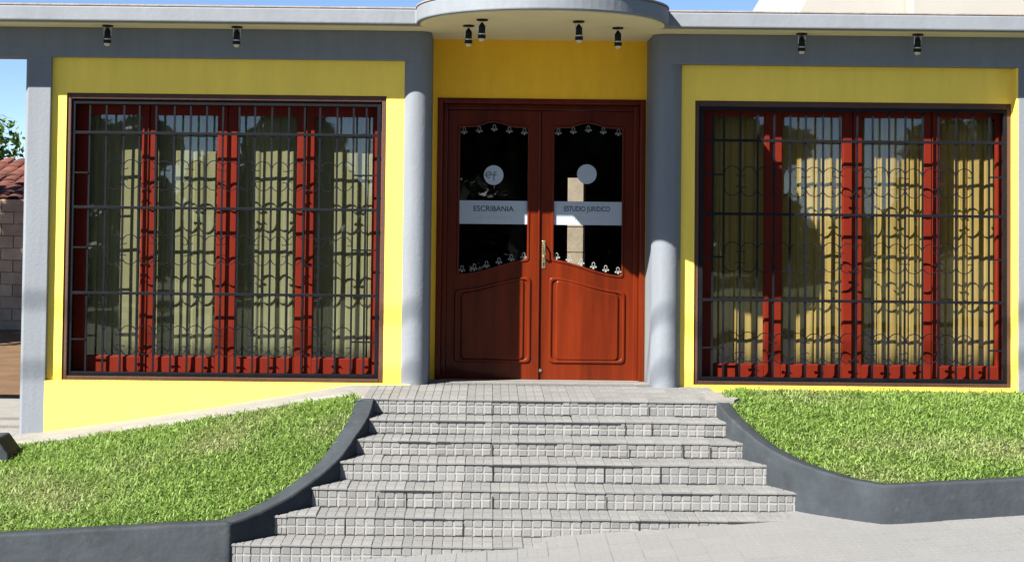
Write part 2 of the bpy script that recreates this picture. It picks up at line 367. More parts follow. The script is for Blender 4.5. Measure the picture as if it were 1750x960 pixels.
# ------------------------------------------------------------------ garden retaining walls
def curb(name, pts, width, side, label):
    """pts: (x, y, top z) along the visible edge; the body lies to 'side' of the path"""
    # resample smoothly
    P = [Vector(p) for p in pts]; out = []
    for i in range(len(P)-1):
        p0, p1, p2, p3 = P[max(i-1,0)], P[i], P[i+1], P[min(i+2,len(P)-1)]
        L = (p2-p1).length; sharp = (i in SHARP or i+1 in SHARP) if SHARP else False
        m = max(3, int(L/.06))
        d0, d2 = max((p1-p0).length, 1e-6), max((p3-p2).length, 1e-6)
        t1 = ((p2-p0)/(L+d0) if p0 != p1 else (p2-p1)/L)*L; t2 = ((p3-p1)/(L+d2) if p3 != p2 else (p2-p1)/L)*L
        for j in range(m):
            t = j/m; q = p1*(2*t**3-3*t*t+1)+t1*(t**3-2*t*t+t)+p2*(3*t*t-2*t**3)+t2*(t**3-t*t)
            out.append(q)
    out.append(P[-1])
    n = len(out); vs = []; outer = []
    for i, q in enumerate(out):
        t = (out[min(i+1,n-1)]-out[max(i-1,0)]); t.z = 0; t.normalize()
        nrm = Vector((-t.y, t.x, 0))*side
        w = width
        j = Vector((0,0,random.uniform(-.0025,.0025)))
        o_ = q+nrm*w; outer.append(o_)
        r = .010
        sec = [(q.x,q.y,-1.4), (q.x,q.y,q.z-r*2), (q.x+nrm.x*r*.3,q.y+nrm.y*r*.3,q.z-r*.7), (q.x+nrm.x*r,q.y+nrm.y*r,q.z), (o_.x-nrm.x*r,o_.y-nrm.y*r,q.z-.004), (o_.x,o_.y,q.z-r*1.2), (o_.x,o_.y,-1.4)]
        vs += [(a,b_,c+(j.z if c > -1 else 0)) for a,b_,c in sec]
    K = 7
    fs = [(K*i+k, K*i+K+k, K*i+K+k+1, K*i+k+1) for i in range(n-1) for k in range(K-1)]
    fs += [tuple(range(K)), tuple(range(K*(n-1)+K-1, K*(n-1)-1, -1))]
    if side < 0: fs = [f[::-1] for f in fs]
    o = MB().add(vs, fs).build(name, M['curb'], smooth=True)
    tag(o, label, 'garden wall', 'low charcoal walls edging the lawns'); return out, outer
SHARP = None
def lz(x): return -.628+.068*(x+1.843)
Lpts = [(-7,-2.55,lz(-7)),(-1.98,-2.555,-.640),(-1.80,-2.555,-.632),(-1.742,-2.552,-.631),(-1.722,-2.535,-.631),(-1.70,-2.50,-.63),(-1.473,-2.25,-.565),(-1.251,-1.97,-.455),(-1.078,-1.69,-.328),(-.984,-1.41,-.208),(-.915,-1.13,-.105),(-.895,-.86,-.004)]
Rpts = [(1.79,-.85,-.004),(1.82,-1.13,-.058),(1.90,-1.41,-.132),(2.03,-1.69,-.222),(2.187,-1.97,-.28),(2.40,-2.25,-.322),(2.60,-2.47,-.335),(2.67,-2.53,-.334),(2.80,-2.55,-.327),(7.5,-2.55,-.335+.064*4.83)]
Lin, Lout = curb('garden_wall', Lpts, .15, 1, 'curved charcoal garden wall left of the steps, in shade on its stair side')
Rin, Rout = curb('garden_wall', Rpts, .11, 1, 'curved charcoal garden wall right of the steps, sunlit on its stair side')
b = MB(); b.prism_y([(-4.6,-.8),(-3.70,-.8),(-3.74,-.455),(-3.83,-.335),(-4.6,-.38)], -.95, -.62)
tag(b.build('kerb_block', M['curb'], bevel=.012), 'stub of charcoal wall beside the grey corner pier at the left lawn edge', 'garden wall')

# ------------------------------------------------------------------ lawns
def lawn(name, soil_name, F, B, label, patches, dens, seed, shrink):
    rg = np.random.default_rng(seed)
    F = np.array(F, float); B = np.array(B, float); n = len(F); m = 12
    t = np.linspace(0,1,m)[None,:,None]
    G = F[:,None,:]*(1-t)+B[:,None,:]*t
    G[:,:,2] += .03*np.sin(np.pi*t[...,0])*1.0
    vs = [tuple(p) for p in G.reshape(-1,3)]; fs = [(i*m+j, (i+1)*m+j, (i+1)*m+j+1, i*m+j+1) for i in range(n-1) for j in range(m-1)]
    so = MB().add([(x,y,z-.012) for x,y,z in vs], fs).build(soil_name, M['soil'], smooth=True); tag(so, kind='structure')
    # blades
    A = np.linalg.norm(np.cross(G[1:,:-1]-G[:-1,:-1], G[:-1,1:]-G[:-1,:-1]), axis=2).ravel()
    N_ = int(A.sum()*dens); c = rg.choice(len(A), N_, p=A/A.sum()); ci, cj = c//(m-1), c % (m-1)
    a, bb = rg.random(N_), rg.random(N_)
    P = (G[ci,cj].T*(1-a)*(1-bb)+G[ci+1,cj].T*a*(1-bb)+G[ci,cj+1].T*(1-a)*bb+G[ci+1,cj+1].T*a*bb).T
    cl = np.sin(P[:,0]*7.3+1.7*np.sin(P[:,1]*5.1))*np.sin(P[:,1]*8.7+1.3*np.sin(P[:,0]*6.3))
    cl2 = np.sin(P[:,0]*2.3+seed)*np.sin(P[:,1]*2.9+1.1*np.sin(P[:,0]*1.9))
    th = rg.random(N_)*2*np.pi; tilt = np.radians(rg.uniform(22, 84, N_)); Ln = rg.uniform(.02,.066,N_)*(1+.4*cl); w = rg.uniform(.0026,.0056,N_)
    lg = rg.random(N_) < .16; Ln = np.where(lg, rg.uniform(.055,.105,N_), Ln); tilt = np.where(lg, np.radians(rg.uniform(30,75,N_)), tilt)
    dr = np.clip(.45*rg.random(N_)**3+np.clip(cl2-.35,0,1)*.9*rg.random(N_), 0, 1)
    for (x,y,rad,am) in patches: dr += am*np.exp(-((P[:,0]-x)**2+((P[:,1]-y)*1.4)**2)/rad**2)*rg.random(N_)
    Ln *= 1-.35*np.clip(dr,0,1)
    cl3 = np.sin(P[:,0]*4.1+2.2*np.sin(P[:,1]*3.3)+seed)*np.sin(P[:,1]*4.9+1.9*np.sin(P[:,0]*3.7))
    wd = (rg.random(N_) < .30*np.clip((cl3-.35)*3,0,1))      # broad leaved weeds in clumps
    w = np.where(wd, w*2.1, w); Ln = np.where(wd, Ln*.75, Ln); tilt = np.where(wd, np.radians(rg.uniform(50,85,N_)), tilt)
    d = np.stack([np.cos(th),np.sin(th),np.zeros(N_)],1); sd = np.stack([-np.sin(th),np.cos(th),np.zeros(N_)],1)
    tw = rg.uniform(-.5,.5,N_)[:,None]; 
    up = np.array([0,0,1.])
    ct, st = np.cos(tilt)[:,None], np.sin(tilt)[:,None]
    mid = P+(up*ct+d*st*.6)*Ln[:,None]*.55
    tip = mid+(up*ct*.45+d*st*1.15)*Ln[:,None]*.5
    sdv = sd+up*tw; sdv /= np.linalg.norm(sdv,axis=1)[:,None]; ww = w[:,None]
    V = np.stack([P-sdv*ww*.6, P+sdv*ww*.6, mid-sdv*ww, mid+sdv*ww, tip],1).reshape(-1,3)
    me = bpy.data.meshes.new(name); me.vertices.add(5*N_); me.vertices.foreach_set('co', V.ravel())
    base = np.arange(N_)*5
    quad = np.stack([base,base+1,base+3,base+2],1); tri = np.stack([base+2,base+3,base+4],1)
    loops = np.concatenate([quad.ravel(), tri.ravel()])
    me.loops.add(len(loops)); me.loops.foreach_set('vertex_index', loops.astype(np.int32))
    me.polygons.add(2*N_); ls = np.concatenate([np.arange(N_)*4, 4*N_+np.arange(N_)*3]); me.polygons.foreach_set('loop_start', ls.astype(np.int32))
    me.update(calc_edges=True)
    for nm, val in (('rnd', np.clip(rg.random(N_)*.7+.3*(cl*.5+.5),0,1)), ('dry', np.clip(dr,0,1))):
        at_ = me.attributes.new(nm, 'FLOAT', 'POINT'); at_.data.foreach_set('value', np.repeat(val,5).astype(np.float32))
    me.materials.append(M['grass']); me.validate()
    o = bpy.data.objects.new(name, me); COL.objects.link(o); tag(o, label, 'grass', None, 'stuff'); return o
def resample(pts, n):
    P = np.array([[p.x,p.y,p.z] for p in pts]); s = np.concatenate([[0],np.cumsum(np.linalg.norm(np.diff(P,axis=0),axis=1))])
    return np.stack([np.interp(np.linspace(0,s[-1],n), s, P[:,i]) for i in range(3)],1)
Fo = [p for p in Lout if p.x > -4.6]
Fl = resample(Fo, 44); Fl[:,2] -= .028
# back line: matched to the front line
bx = np.interp(np.linspace(0,1,44), [0,.62,1], [-4.6,-2.5,-1.06])
by = np.array([-.445-(max(0,x+1.5)*.55) for x in bx])
Bl = np.stack([bx, by, [path_z(x)-.045 for x in bx]],1)
lawn('lawn', 'lawn_soil', Fl, Bl, 'rough green lawn sloping up beside the left side of the steps', [(-2.05,-1.1,.24,.8),(-1.2,-1.2,.22,.6),(-3.0,-1.9,.4,.5),(-2.7,-1.3,.3,.4)], 14000, 3, 0)
Fo = [p for p in Rout if p.x < 5.2]
Fr = resample(Fo, 44); Fr[:,2] -= .028
bx = np.interp(np.linspace(0,1,44), [0,.45,1], [1.90,3.1,5.2])
Br = np.stack([bx, np.full(44,.03), np.full(44,-.022)],1); Br[0,1] = -.35; Br[1,1] = -.2; Br[2,1] = -.08
lawn('lawn', 'lawn_soil', Fr, Br, 'rough green lawn below the right window beside the steps', [(3.5,-1.75,.4,.6),(2.9,-1.6,.35,.5)], 14000, 5, 0)

# ------------------------------------------------------------------ the building
B = tag(empty('office_building'), 'single storey yellow and grey office building with red double door and barred windows', 'building')
SOF = 2.983
def arc(cx, cy, r, n=48): return [(cx+r*math.sin(a), cy-(r+.05)*math.cos(a)) for a in [-math.pi/2+math.pi*i/n for i in range(n+1)]]
CX, CY, CR = .403, -.41, 1.03
plan = [(-9,.3),(-9,CY)]+arc(CX,CY,CR)+[(9,CY),(9,5.2),(-3.9,5.2),(-3.9,.3)]
MB().prism_z(plan, 2.992, 3.116).build('roof_slab', M['fascia'], B, .012)
off = .02
plan2 = [(-9.0,.3),(-9.0,CY-off*.3)]+arc(CX,CY,CR+.006)+[(9.0,CY-off*.3),(9.0,5.25),(-3.93,5.25),(-3.93,.3)]
MB().prism_z(plan2, 3.117, 3.132).build('roof_edge', M['edge'], B, .004)
plan3 = [(-8.9,.28),(-8.9,CY+.11),(CX-CR+.06,CY+.11)]+arc(CX,CY,CR-.032)+[(CX+CR-.06,CY+.11),(8.9,CY+.11),(8.9,.7),(-3.88,.7),(-3.88,.28)]
MB().prism_z(plan3, SOF, 2.996).build('soffit', M['cream'], B)
b = MB(); b.box(-9,-.645,0,.28,2.73,SOF+.003); b.build('beam', M['grey'], B, .008)
b = MB(); b.box(1.493,9,0,.28,2.727,SOF+.003); b.build('beam', M['grey'], B, .008)
# corner pier: chamfered outer corner, foot at the lawn
MB().prism_z([(-3.953,.26),(-3.953,.03),(-3.925,.0005),(-3.735,.0005),(-3.735,.26)], -.7, 2.733).build('corner_pier', M['grey'], B, .004)
b = MB(); b.box(4.455,4.85,.0005,.4,-.6,2.729); b.build('corner_pier', M['grey'], B, .006)
b = MB(); b.box(4.437,4.4545,.004,.4,-.3,2.7255); b.build('wall_return', M['yellow'], B, .003)
for cx in (-.645, 1.493):
    b = MB(); b.lathe([(.126,-.05),(.126,2.981)], 40, (cx,.127)); b.build('column', M['grey'], B, smooth=True)
b = MB(); b.box(-.76,-.524,.13,.66,-.05,2.981); b.build('recess_wall', M['grey'], B)
b = MB(); b.box(1.372,1.61,.13,.66,-.05,2.981); b.build('recess_wall', M['grey'], B)
# yellow walls
LX0, LX1, LZ0, LZ1 = -3.612, -.896, .006, 2.432
RX0, RX1, RZ0, RZ1 = 1.733, 4.430, .016, 2.428
b = MB(); y0, y1 = .05, .36
b.box(-3.76,LX0,y0,y1,-.2,2.75); b.box(LX1,-.66,y0,y1,-.2,2.75); b.box(LX0,LX1,y0,y1,LZ1,2.75); b.box(LX0,LX1,y0,y1,-.2,LZ0)
b.build('window_wall', M['yellow'], B)
b = MB(); b.box(-3.745,-.66,.0,.06,-.75,.003); b.build('plinth', M['yellow'], B, .006)
b = MB(); y0, y1 = .105, .41
b.box(1.48,RX0,y0,y1,-.2,2.75); b.box(RX1,4.445,y0,y1,-.2,2.75); b.box(RX0,RX1,y0,y1,RZ1,2.75); b.box(RX0,RX1,y0,y1,-.4,RZ0)
b.build('window_wall', M['yellow'], B)
DX0, DX1, DZ1 = -.480, 1.365, 2.463
b = MB(); b.box(-.56,DX0,.63,.92,-.1,2.99); b.box(DX1,1.60,.63,.92,-.1,2.99); b.box(DX0,DX1,.63,.92,DZ1,2.99)
b.build('door_wall', M['ochre'], B)
# dark room behind
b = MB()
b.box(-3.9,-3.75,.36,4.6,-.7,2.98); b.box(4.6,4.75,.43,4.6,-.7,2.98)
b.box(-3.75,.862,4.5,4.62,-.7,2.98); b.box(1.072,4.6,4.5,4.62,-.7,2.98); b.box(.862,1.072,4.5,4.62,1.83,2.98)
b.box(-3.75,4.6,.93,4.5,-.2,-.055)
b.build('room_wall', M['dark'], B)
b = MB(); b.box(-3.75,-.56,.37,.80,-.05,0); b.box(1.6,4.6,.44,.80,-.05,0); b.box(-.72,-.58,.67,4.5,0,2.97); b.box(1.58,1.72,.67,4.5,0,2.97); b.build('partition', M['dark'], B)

# ---- windows
def window(x0, x1, z0, z1, yw, ys, yc, stiles, zs0, zs1, curtain, side_label):
    """opening x0..x1, z0..z1; stiles: list of (glass left, glass right)"""
    fr = MB(); fr.ring(x0, x1, z0, z1, .038, yw+.012, yw+.05, wb=.034, wt=.05)
    w = fr.build('window_frame', M['brown'], B, .006)
    ln = MB(); ln.ring(x0+.002, x1-.002, z0+.002, z1-.002, .034, yw+.052, yc+.05, wb=.03, wt=.05); ln.build('frame_liner', M['liner'], w, .004)
    bounds = [x0+.036]+[(stiles[i][1]+stiles[i+1][0])/2 for i in range(len(stiles)-1)]+[x1-.036]
    sl = MB(); sl.add([(x0+.03,yw+.10,z0+.028),(x1-.03,yw+.10,z0+.028),(x1-.03,ys+.05,z0+.058),(x0+.03,ys+.05,z0+.058),(x0+.03,yw+.10,z0),(x1-.03,yw+.10,z0),(x1-.03,ys+.05,z0),(x0+.03,ys+.05,z0)],
                      [(0,1,2,3),(7,6,5,4),(4,5,1,0),(5,6,2,1),(6,7,3,2),(7,4,0,3)])
    sl.build('sill', M['sill'], w)
    for i, (a, c) in enumerate(stiles):
        l, r_ = bounds[i]+.003, bounds[i+1]-.003
        yo = ys+(.012 if i in (1,2) else 0)
        s = MB(); s.box(l,a,yo,yo+.045,z0+.05,z1-.05); s.box(c,r_,yo,yo+.045,z0+.05,z1-.05)
        s.box(a,c,yo,yo+.045,z0+.05,zs0); s.box(a,c,yo,yo+.045,zs1,z1-.05)
        s.build('sash', M['red'], w, .005)
        bd = MB(); bd.ring(a-.004, c+.004, zs0-.004, zs1+.004, .012, yo+.012, yo+.034); bd.build('glazing_bead', M['red'], w, .003)
        gp = MB(); gp.box(a+.004,c-.004,yo+.0235,yo+.0275,zs0+.004,zs1-.004); gp.build('glass_pane', M['glass'], w)
    # curtains
    names = ['leftmost','second from left','third from left','rightmost']
    for i in range(4):
        l, r_ = bounds[i]-.01, bounds[i+1]-.012
        pitch, deep = curtain[2:]; n = int((r_-l)/.004); ph = random.random()*6; vs = []; zt, zb = z1-.04, z0+.07
        zsn = 9
        for k in range(n+1):
            x = l+(r_-l)*k/n
            u = (x-l)/pitch+ph+.30*math.sin(x*9+i)+.16*math.sin(x*23+2*i)
            fr_ = u % 1; fold = math.exp(-((fr_-.5)/.085)**2)-.28*math.sin(2*math.pi*u)
            for q in range(zsn):
                f = q/(zsn-1)
                y = yc+(deep+.004*f)*fold+.005*math.sin(5*x+3*f)
                vs.append((x+.006*math.sin(2.2*f+x*30)*f, y, zt+(zb-zt)*f))
        fs = [(k*zsn+q, (k+1)*zsn+q, (k+1)*zsn+q+1, k*zsn+q+1) for k in range(n) for q in range(zsn-1)]
        o = MB().add(vs, [f[::-1] for f in fs]).build('curtain', curtain[0], smooth=True)
        sm = o.modifiers.new('cloth', 'SOLIDIFY'); sm.thickness = .002
        tag(o, f'pleated {curtain[1]} curtain behind the {names[i]} pane of the {side_label} window', 'curtain', 'pleated curtains behind the barred windows')
    return w
window(LX0, LX1, LZ0, LZ1, .05, .235, .375, [(-3.477,-3.004),(-2.887,-2.356),(-2.19,-1.674),(-1.523,-1.018)], .19, 2.268, (M['curtL'],'olive',.105,.008), 'left')
window(RX0, RX1, RZ0, RZ1, .105, .255, .40, [(1.90,2.358),(2.506,3.034),(3.197,3.73),(3.867,4.352)], .176, 2.312, (M['curtR'],'golden',.088,.011), 'right')

# ---- wrought iron grilles
def scroll_mesh(g):
    r = g*.485; h = .125; pts = []
    # inner curl, upper hook, spine, lower hook, inner curl : opening to the right
    for a in np.linspace(-150, 0, 9): pts.append((r-.020+.020*math.cos(math.radians(a)), h-r+.0+.020*math.sin(math.radians(a))+.008))
    for a in np.linspace(10, 180, 16): pts.append((r*math.cos(math.radians(a)), h-r+r*math.sin(math.radians(a))))
    low = [(x,-z) for x,z in pts[::-1]]
    pts = pts+low
    b = MB(); n = len(pts); vs = []; P = [Vector((x,z)) for x,z in pts]     # flat strip on edge: 4 mm seen from the front, 13 mm deep
    for i, q in enumerate(P):
        t = (P[min(i+1,n-1)]-P[max(i-1,0)]).normalized(); m_ = Vector((-t.y,t.x))*.0031
        vs += [(q.x+m_.x,-.0065,q.y+m_.y),(q.x-m_.x,-.0065,q.y-m_.y),(q.x-m_.x,.0065,q.y-m_.y),(q.x+m_.x,.0065,q.y+m_.y)]
    b.add(vs, [(4*i+k,4*i+(k+1)%4,4*i+4+(k+1)%4,4*i+4+k) for i in range(n-1) for k in range(4)]+[(3,2,1,0),(4*n-4,4*n-3,4*n-2,4*n-1)])
    return b.mesh('scroll', M['iron'])
def grille(x0, x1, z0, z1, y, bars, hs, shorts, rows, gaps):
    fr = MB(); fr.ring(x0, x1, z0, z1, .032, y-.012, y+.014); g = fr.build('grille_frame', M['iron'], B, .003)
    bm_ = MB().box(-.008,.008,-.007,.007,z0+.033,z1-.033).mesh('bar', M['iron'])
    for x in bars:
        o = bpy.data.objects.new('bar', bm_); COL.objects.link(o); o.parent = g; o.location = (x+random.uniform(-.003,.003), y+.004, 0); o.rotation_euler = (0,random.gauss(0,.0012),0)
    for z in hs:
        o = MB().box(x0+.033,x1-.033,y-.013,y-.0045,z-.012,z+.012).build('crossbar', M['iron'], g, .002)
    for (a, c, z) in shorts: MB().box(a,c,y-.011,y-.003,z-.007,z+.007).build('short_bar', M['iron'], g)
    cache = {}
    for z in rows:
        for k, (a, c) in enumerate(gaps):
            w = round(c-a, 2)
            if w not in cache: cache[w] = scroll_mesh(w)
            o = bpy.data.objects.new('scroll', cache[w]); COL.objects.link(o); o.parent = g
            o.location = ((a+c)/2, y+.006+random.uniform(-.002,.002), z+random.uniform(-.006,.006)); o.rotation_euler = (0, random.gauss(0,.04), math.pi if k % 2 else 0)
        # small collars where scrolls meet the bars are part of the bars
    return g
Lb = [-3.426,-3.277,-3.132,-2.993,-2.853,-2.709,-2.569,-2.429,-2.290,-2.155,-2.011,-1.871,-1.732,-1.597,-1.457,-1.313,-1.178,-1.069]
grille(-3.574, -.942, .042, 2.372, .092, Lb, [2.097,1.463,.738], [(-3.55,-3.426,z) for z in (1.757,1.123,.347)]+[(-1.178,-.966,z) for z in (1.757,1.123,.347)], [1.742,1.108,.340], list(zip(Lb[1:16],Lb[2:17])))
Rb = [1.888,1.988,2.129,2.269,2.409,2.550,2.685,2.830,2.976,3.116,3.256,3.392,3.532,3.682,3.818,3.968,4.108,4.244]
grille(1.776, 4.398, .052, 2.380, .128, Rb, [2.092,1.466,.735], [(1.80,1.988,z) for z in (1.80,1.10,.33)]+[(4.244,4.374,z) for z in (1.80,1.10,.33)], [1.745,1.10,.335], list(zip(Rb[1:16],Rb[2:17])))

# ---- double door
df = MB(); df.box(DX0,DX0+.045,.618,.90,-.05,DZ1); df.box(DX1-.045,DX1,.618,.90,-.05,DZ1); df.box(DX0+.045,DX1-.045,.618,.90,DZ1-.045,DZ1)
df.box(DX0+.0445,DX0+.088,.755,.90,-.049,DZ1-.0445); df.box(DX1-.088,DX1-.0445,.755,.90,-.049,DZ1-.0445); df.box(DX0+.088,DX1-.088,.755,.90,DZ1-.092,DZ1-.0445)
df.build('door_frame', M['wood'], B, .007)
def sst(t): t = max(0,min(1,t)); return t*t*(3-2*t)
LW = .836; zt = DZ1-.096; zb = -.036
def rounded(poly, r, n=5):
    """round listed corners: poly of (x,z,flag)"""
    out = []; k = len(poly)
    for i, (x,z,f) in enumerate(poly):
        if not f: out.append((x,z)); continue
        p = Vector((x,z)); a = Vector(poly[i-1][:2])-p; c = Vector(poly[(i+1)%k][:2])-p
        rr = min(r, a.length*.9, c.length*.9); a = p+a.normalized()*rr; c = p+c.normalized()*rr
        for j in range(n+1):
            t = j/n; q = a*(1-t)**2+p*2*t*(1-t)+c*t*t; out.append((q.x,q.y))
    return out
def glass_outline(u0, u1, grow=0):
    P = [(u0-grow, .890-grow, 1)]
    for i in range(1, 15):
        s = i/15; P.append((u0+(u1-u0)*s, .890+.140*sst(s*.93+.0)-grow, 0))
    P.append((u1+grow, 1.032-grow, 1)); P.append((u1+grow, 2.222+grow, 1))
    for i in range(15, 0, -1):
        s = i/16; d = abs(s-.5)/.32; P.append((u0+(u1-u0)*s, 2.222+.045*(1-sst(d))+grow, 0))
    P.append((u0-grow, 2.222+grow, 1)); return rounded(P, .03)
def panel_outline(u0, u1, grow=0):
    P = [(u0-grow, .135-grow, 1), (u1+grow, .135-grow, 1), (u1+grow, .862+grow, 1)]
    for i in range(11, 0, -1):
        s = i/12; P.append((u0+(u1-u0)*s, .742+.118*sst(s*.96)+grow, 0))
    P.append((u0-grow, .735+grow, 1)); return rounded(P, .05)
def flower(m):
    b = MB(); n = 14
    # open bud outline
    def ringpts(rx, rz, cz): return [(rx*math.cos(2*math.pi*i/n), cz+rz*math.sin(2*math.pi*i/n)) for i in range(n)]
    o1, i1 = ringpts(.0150,.022,.014), ringpts(.0105,.0165,.014)
    vs = [(x,0,z) for x,z in o1]+[(x,0,z) for x,z in i1]+[(x,.002,z) for x,z in o1]+[(x,.002,z) for x,z in i1]
    fs = []
    for i in range(n):
        j = (i+1) % n; fs += [(i,j,n+j,n+i),(2*n+i,3*n+i,3*n+j,2*n+j),(i,2*n+i,2*n+j,j),(n+i,n+j,3*n+j,3*n+i)]
    b.add(vs, fs)
    for dx, dz, r in ((0,-.018,.0095),(-.022,-.008,.0075),(.022,-.008,.0075)):
        p = [(dx+r*math.cos(2*math.pi*i/8), dz+r*1.1*math.sin(2*math.pi*i/8)) for i in range(8)]; b.prism_y(p, -.0003, .002)
    for s in (-1,1): b.prism_y([(s*.010-.003,-.014),(s*.010+.003,-.014),(s*.018+.003,-.006),(s*.018-.003,-.006)], 0, .002)
    return b.mesh('flower_sticker', m)
FM = flower(M['etch'])
def text(body, size, x, z, y, m, parent, sx=1, name='lettering', align='CENTER'):
    cu = bpy.data.curves.new('t', 'FONT'); cu.body = body; cu.size = size; cu.align_x = align; cu.extrude = .0006; cu.offset = .0009
    o = from_curve(name, cu, 0, m, parent)
    o.data.transform(Matrix.Diagonal((sx,1,1,1))); o.data.transform(Matrix.Translation((x,y,z))); return o
def leaf(hinge, sgn, yf):
    """leaf with hinge edge at x = hinge going sgn along x; yf front plane"""
    X = lambda u: hinge+sgn*u
    def mp(pts):
        q = [(X(u),z) for u,z in pts]; return q if sgn > 0 else q[::-1]
    outer = mp([(0.002,zb),(LW,zb),(LW,zt),(0.002,zt)])
    g = glass_outline(.100,.728)
    L = flat('door_leaf', [outer, mp(g)], yf+.022, .022, .004, M['wood'], B)
    flat('glazing_mould', [mp(glass_outline(.100,.728,.012)), mp(glass_outline(.100,.728,-.010))], yf+.002, .010, .006, M['wood'], L)
    gp = flat('glass_pane', [mp(glass_outline(.100,.728,-.001))], yf+.024, .002, 0, M['dglass'], L, False)
    flat('panel_mould', [mp(panel_outline(.095,.735,.022)), mp(panel_outline(.095,.735,-.006))], yf-.001, .013, .010, M['wood'], L)
    flat('door_panel', [mp(panel_outline(.128,.700,-.004))], yf+.001, .016, .014, M['wood'], L)
    b = MB(); x0, x1 = sorted((X(.104),X(.724))); b.box(x0,x1,yf+.018,yf+.0205,1.347,1.556); b.build('frosted_band', M['film'], L)
    cxx = X(.413) if sgn > 0 else X(.425); cz = 1.785 if sgn > 0 else 1.803
    b = MB(); b.prism_y([(cxx+.088*math.cos(2*math.pi*i/40), cz+.088*math.sin(2*math.pi*i/40)) for i in range(40)], yf+.0175, yf+.0205); b.build('frosted_disc', M['film'], L)
    # stickers along the top and bottom edge of the glass
    def put(u, z):
        o = bpy.data.objects.new('flower_sticker', FM); COL.objects.link(o); o.parent = L; o.location = (X(u), yf+.017, z); o.rotation_euler = (0,random.gauss(0,.04),0)
    for i in range(5): u = .145+.54*i/4; put(u, 2.176+(.028 if i == 2 else .012*(i % 2)))
    for i in range(6):
        s = (i+.35)/5.7; put(.100+.628*s, .938+.128*sst(s*.95))
    return L
YF = .79
LL = leaf(-.392, 1, YF); RL = leaf(1.283, -1, YF+.004)
text('ESCRIBANIA', .068, .022, 1.462, YF+.0172, M['ink'], LL, .98)
text('ESTUDIO JURIDICO', .064, .862, 1.470, YF+.0212, M['ink'], RL, .74)
# worn, unreadable second line: only pale smudged strokes remain
for cx, w_, n_ in ((.03,.31,15), (.862,.32,13)):
    b = MB()
    for i in range(n_):
        x = cx-w_/2+w_*i/(n_-1)+random.uniform(-.003,.003); hh = random.uniform(.012,.02)
        b.box(x-.006,x+.006,YF+.0166 if cx < .3 else YF+.0206,YF+.03,1.405-hh,1.405+hh)
    b.build('faded_lettering', M['faint'], LL if cx < .3 else RL, .003)
# "ef" emblem: strokes
def stroke(pts, r): return MB().tube([(x,YF+.0165,z) for x,z in pts], r, 6)
e = [(-.050,1.787),(.001,1.787)]+[(-.0245+.0255*math.cos(math.radians(a)), 1.787+.0255*math.sin(math.radians(a))) for a in range(10, 320, 20)]
stroke([(x,z) for x,z in e], .0036).build('emblem_letter', M['ink'], LL)
fz = [(.024,1.733),(.024,1.79),(.026,1.803),(.033,1.811),(.047,1.812)]
b = stroke(fz, .0036); b.tube([(.010,YF+.0165,1.786),(.046,YF+.0165,1.786)], .0034, 6); b.build('emblem_letter', M['ink'], LL)
# meeting strip
b = MB(); b.box(.424,.4405,YF-.016,YF+.0035,zb,zt); b.build('meeting_strip', M['wood'], LL, .005)
# handle
b = MB(); b.box(.461,.493,YF-.004,YF+.005,.955,1.205); hp = b.build('handle_plate', M['brass'], RL, .006)
b = MB(); b.tube([(.479,YF-.004,1.175),(.481,YF-.030,1.172),(.484,YF-.045,1.15),(.485,YF-.045,1.08),(.482,YF-.030,1.058),(.479,YF-.004,1.056)], .0085, 8); b.build('pull_handle', M['brass'], RL, smooth=True)
b = MB(); b.prism_y([(.477+.008*math.cos(i*math.pi/5), .998+.008*math.sin(i*math.pi/5)) for i in range(10)]+[], YF-.0055, YF); b.box(.474,.480,YF-.0055,YF,.975,.992); b.build('keyhole', M['spot'], RL)
b = MB(); b.prism_y([(.455+.014*math.cos(i*math.pi/8), .048+.014*math.sin(i*math.pi/8)) for i in range(16)], YF-.006, YF+.006); b.build('floor_lock', M['steel'], RL, .002)

# ------------------------------------------------------------------ spotlights under the soffit
def make_spot():
    root = empty('spotlight')
    MB().lathe([(.044,-.014),(.046,-.010),(.046,-.002),(.040,0)], 20).build('base_plate', M['plate'], root, smooth=True)
    for sx in (-.028, .028): MB().tube([(sx,0,-.010),(sx,0,-.088)], .0032, 6).build('bracket_arm', M['steel'], root)
    MB().lathe([(.004,-.024),(.012,-.032),(.026,-.056),(.0265,-.108),(.0235,-.112)], 18).build('lamp_body', M['spot'], root, smooth=True)
    MB().lathe([(.026,-.113),(.027,-.118),(.0262,-.122)], 18).build('lamp_ring', M['steel'], root, smooth=True)
    MB().lathe([(.031,-.1225),(.0315,-.150),(.030,-.153)], 18).build('lamp_collar', M['spot'], root, smooth=True)
    MB().lathe([(.027,-.153),(.026,-.160),(.021,-.169),(.012,-.175),(.002,-.177)], 18).build('bulb', M['bulb'], root, smooth=True)
    return root
sp = make_spot()
spots = [(-3.217,-.185,'black spotlight over the left window, next to the corner pier'),(-2.134,-.20,'black spotlight over the left window, nearer the door'),
         (2.587,-.15,'black spotlight over the right window, nearer the door'),(3.548,-.19,'black spotlight over the right window, at its far end'),
         (-.198,-.475,'black spotlight under the round canopy, leftmost and close to the left column'),(-.085,-.889,'black spotlight under the round canopy, on the left nearer the canopy edge'),
         (.679,-.843,'black spotlight under the round canopy, right of centre nearer the canopy edge'),(1.024,-.425,'black spotlight under the round canopy, rightmost by the right column')]
for i, (x, y, lab) in enumerate(spots):
    o = sp if i == 0 else copy_tree(sp)
    o.location = (x, y, SOF-.0005); o.rotation_euler = (random.gauss(0,.01), random.gauss(0,.012), random.uniform(-.3,.3))
    tag(o, lab, 'spotlight', 'spotlights under the roof overhang')

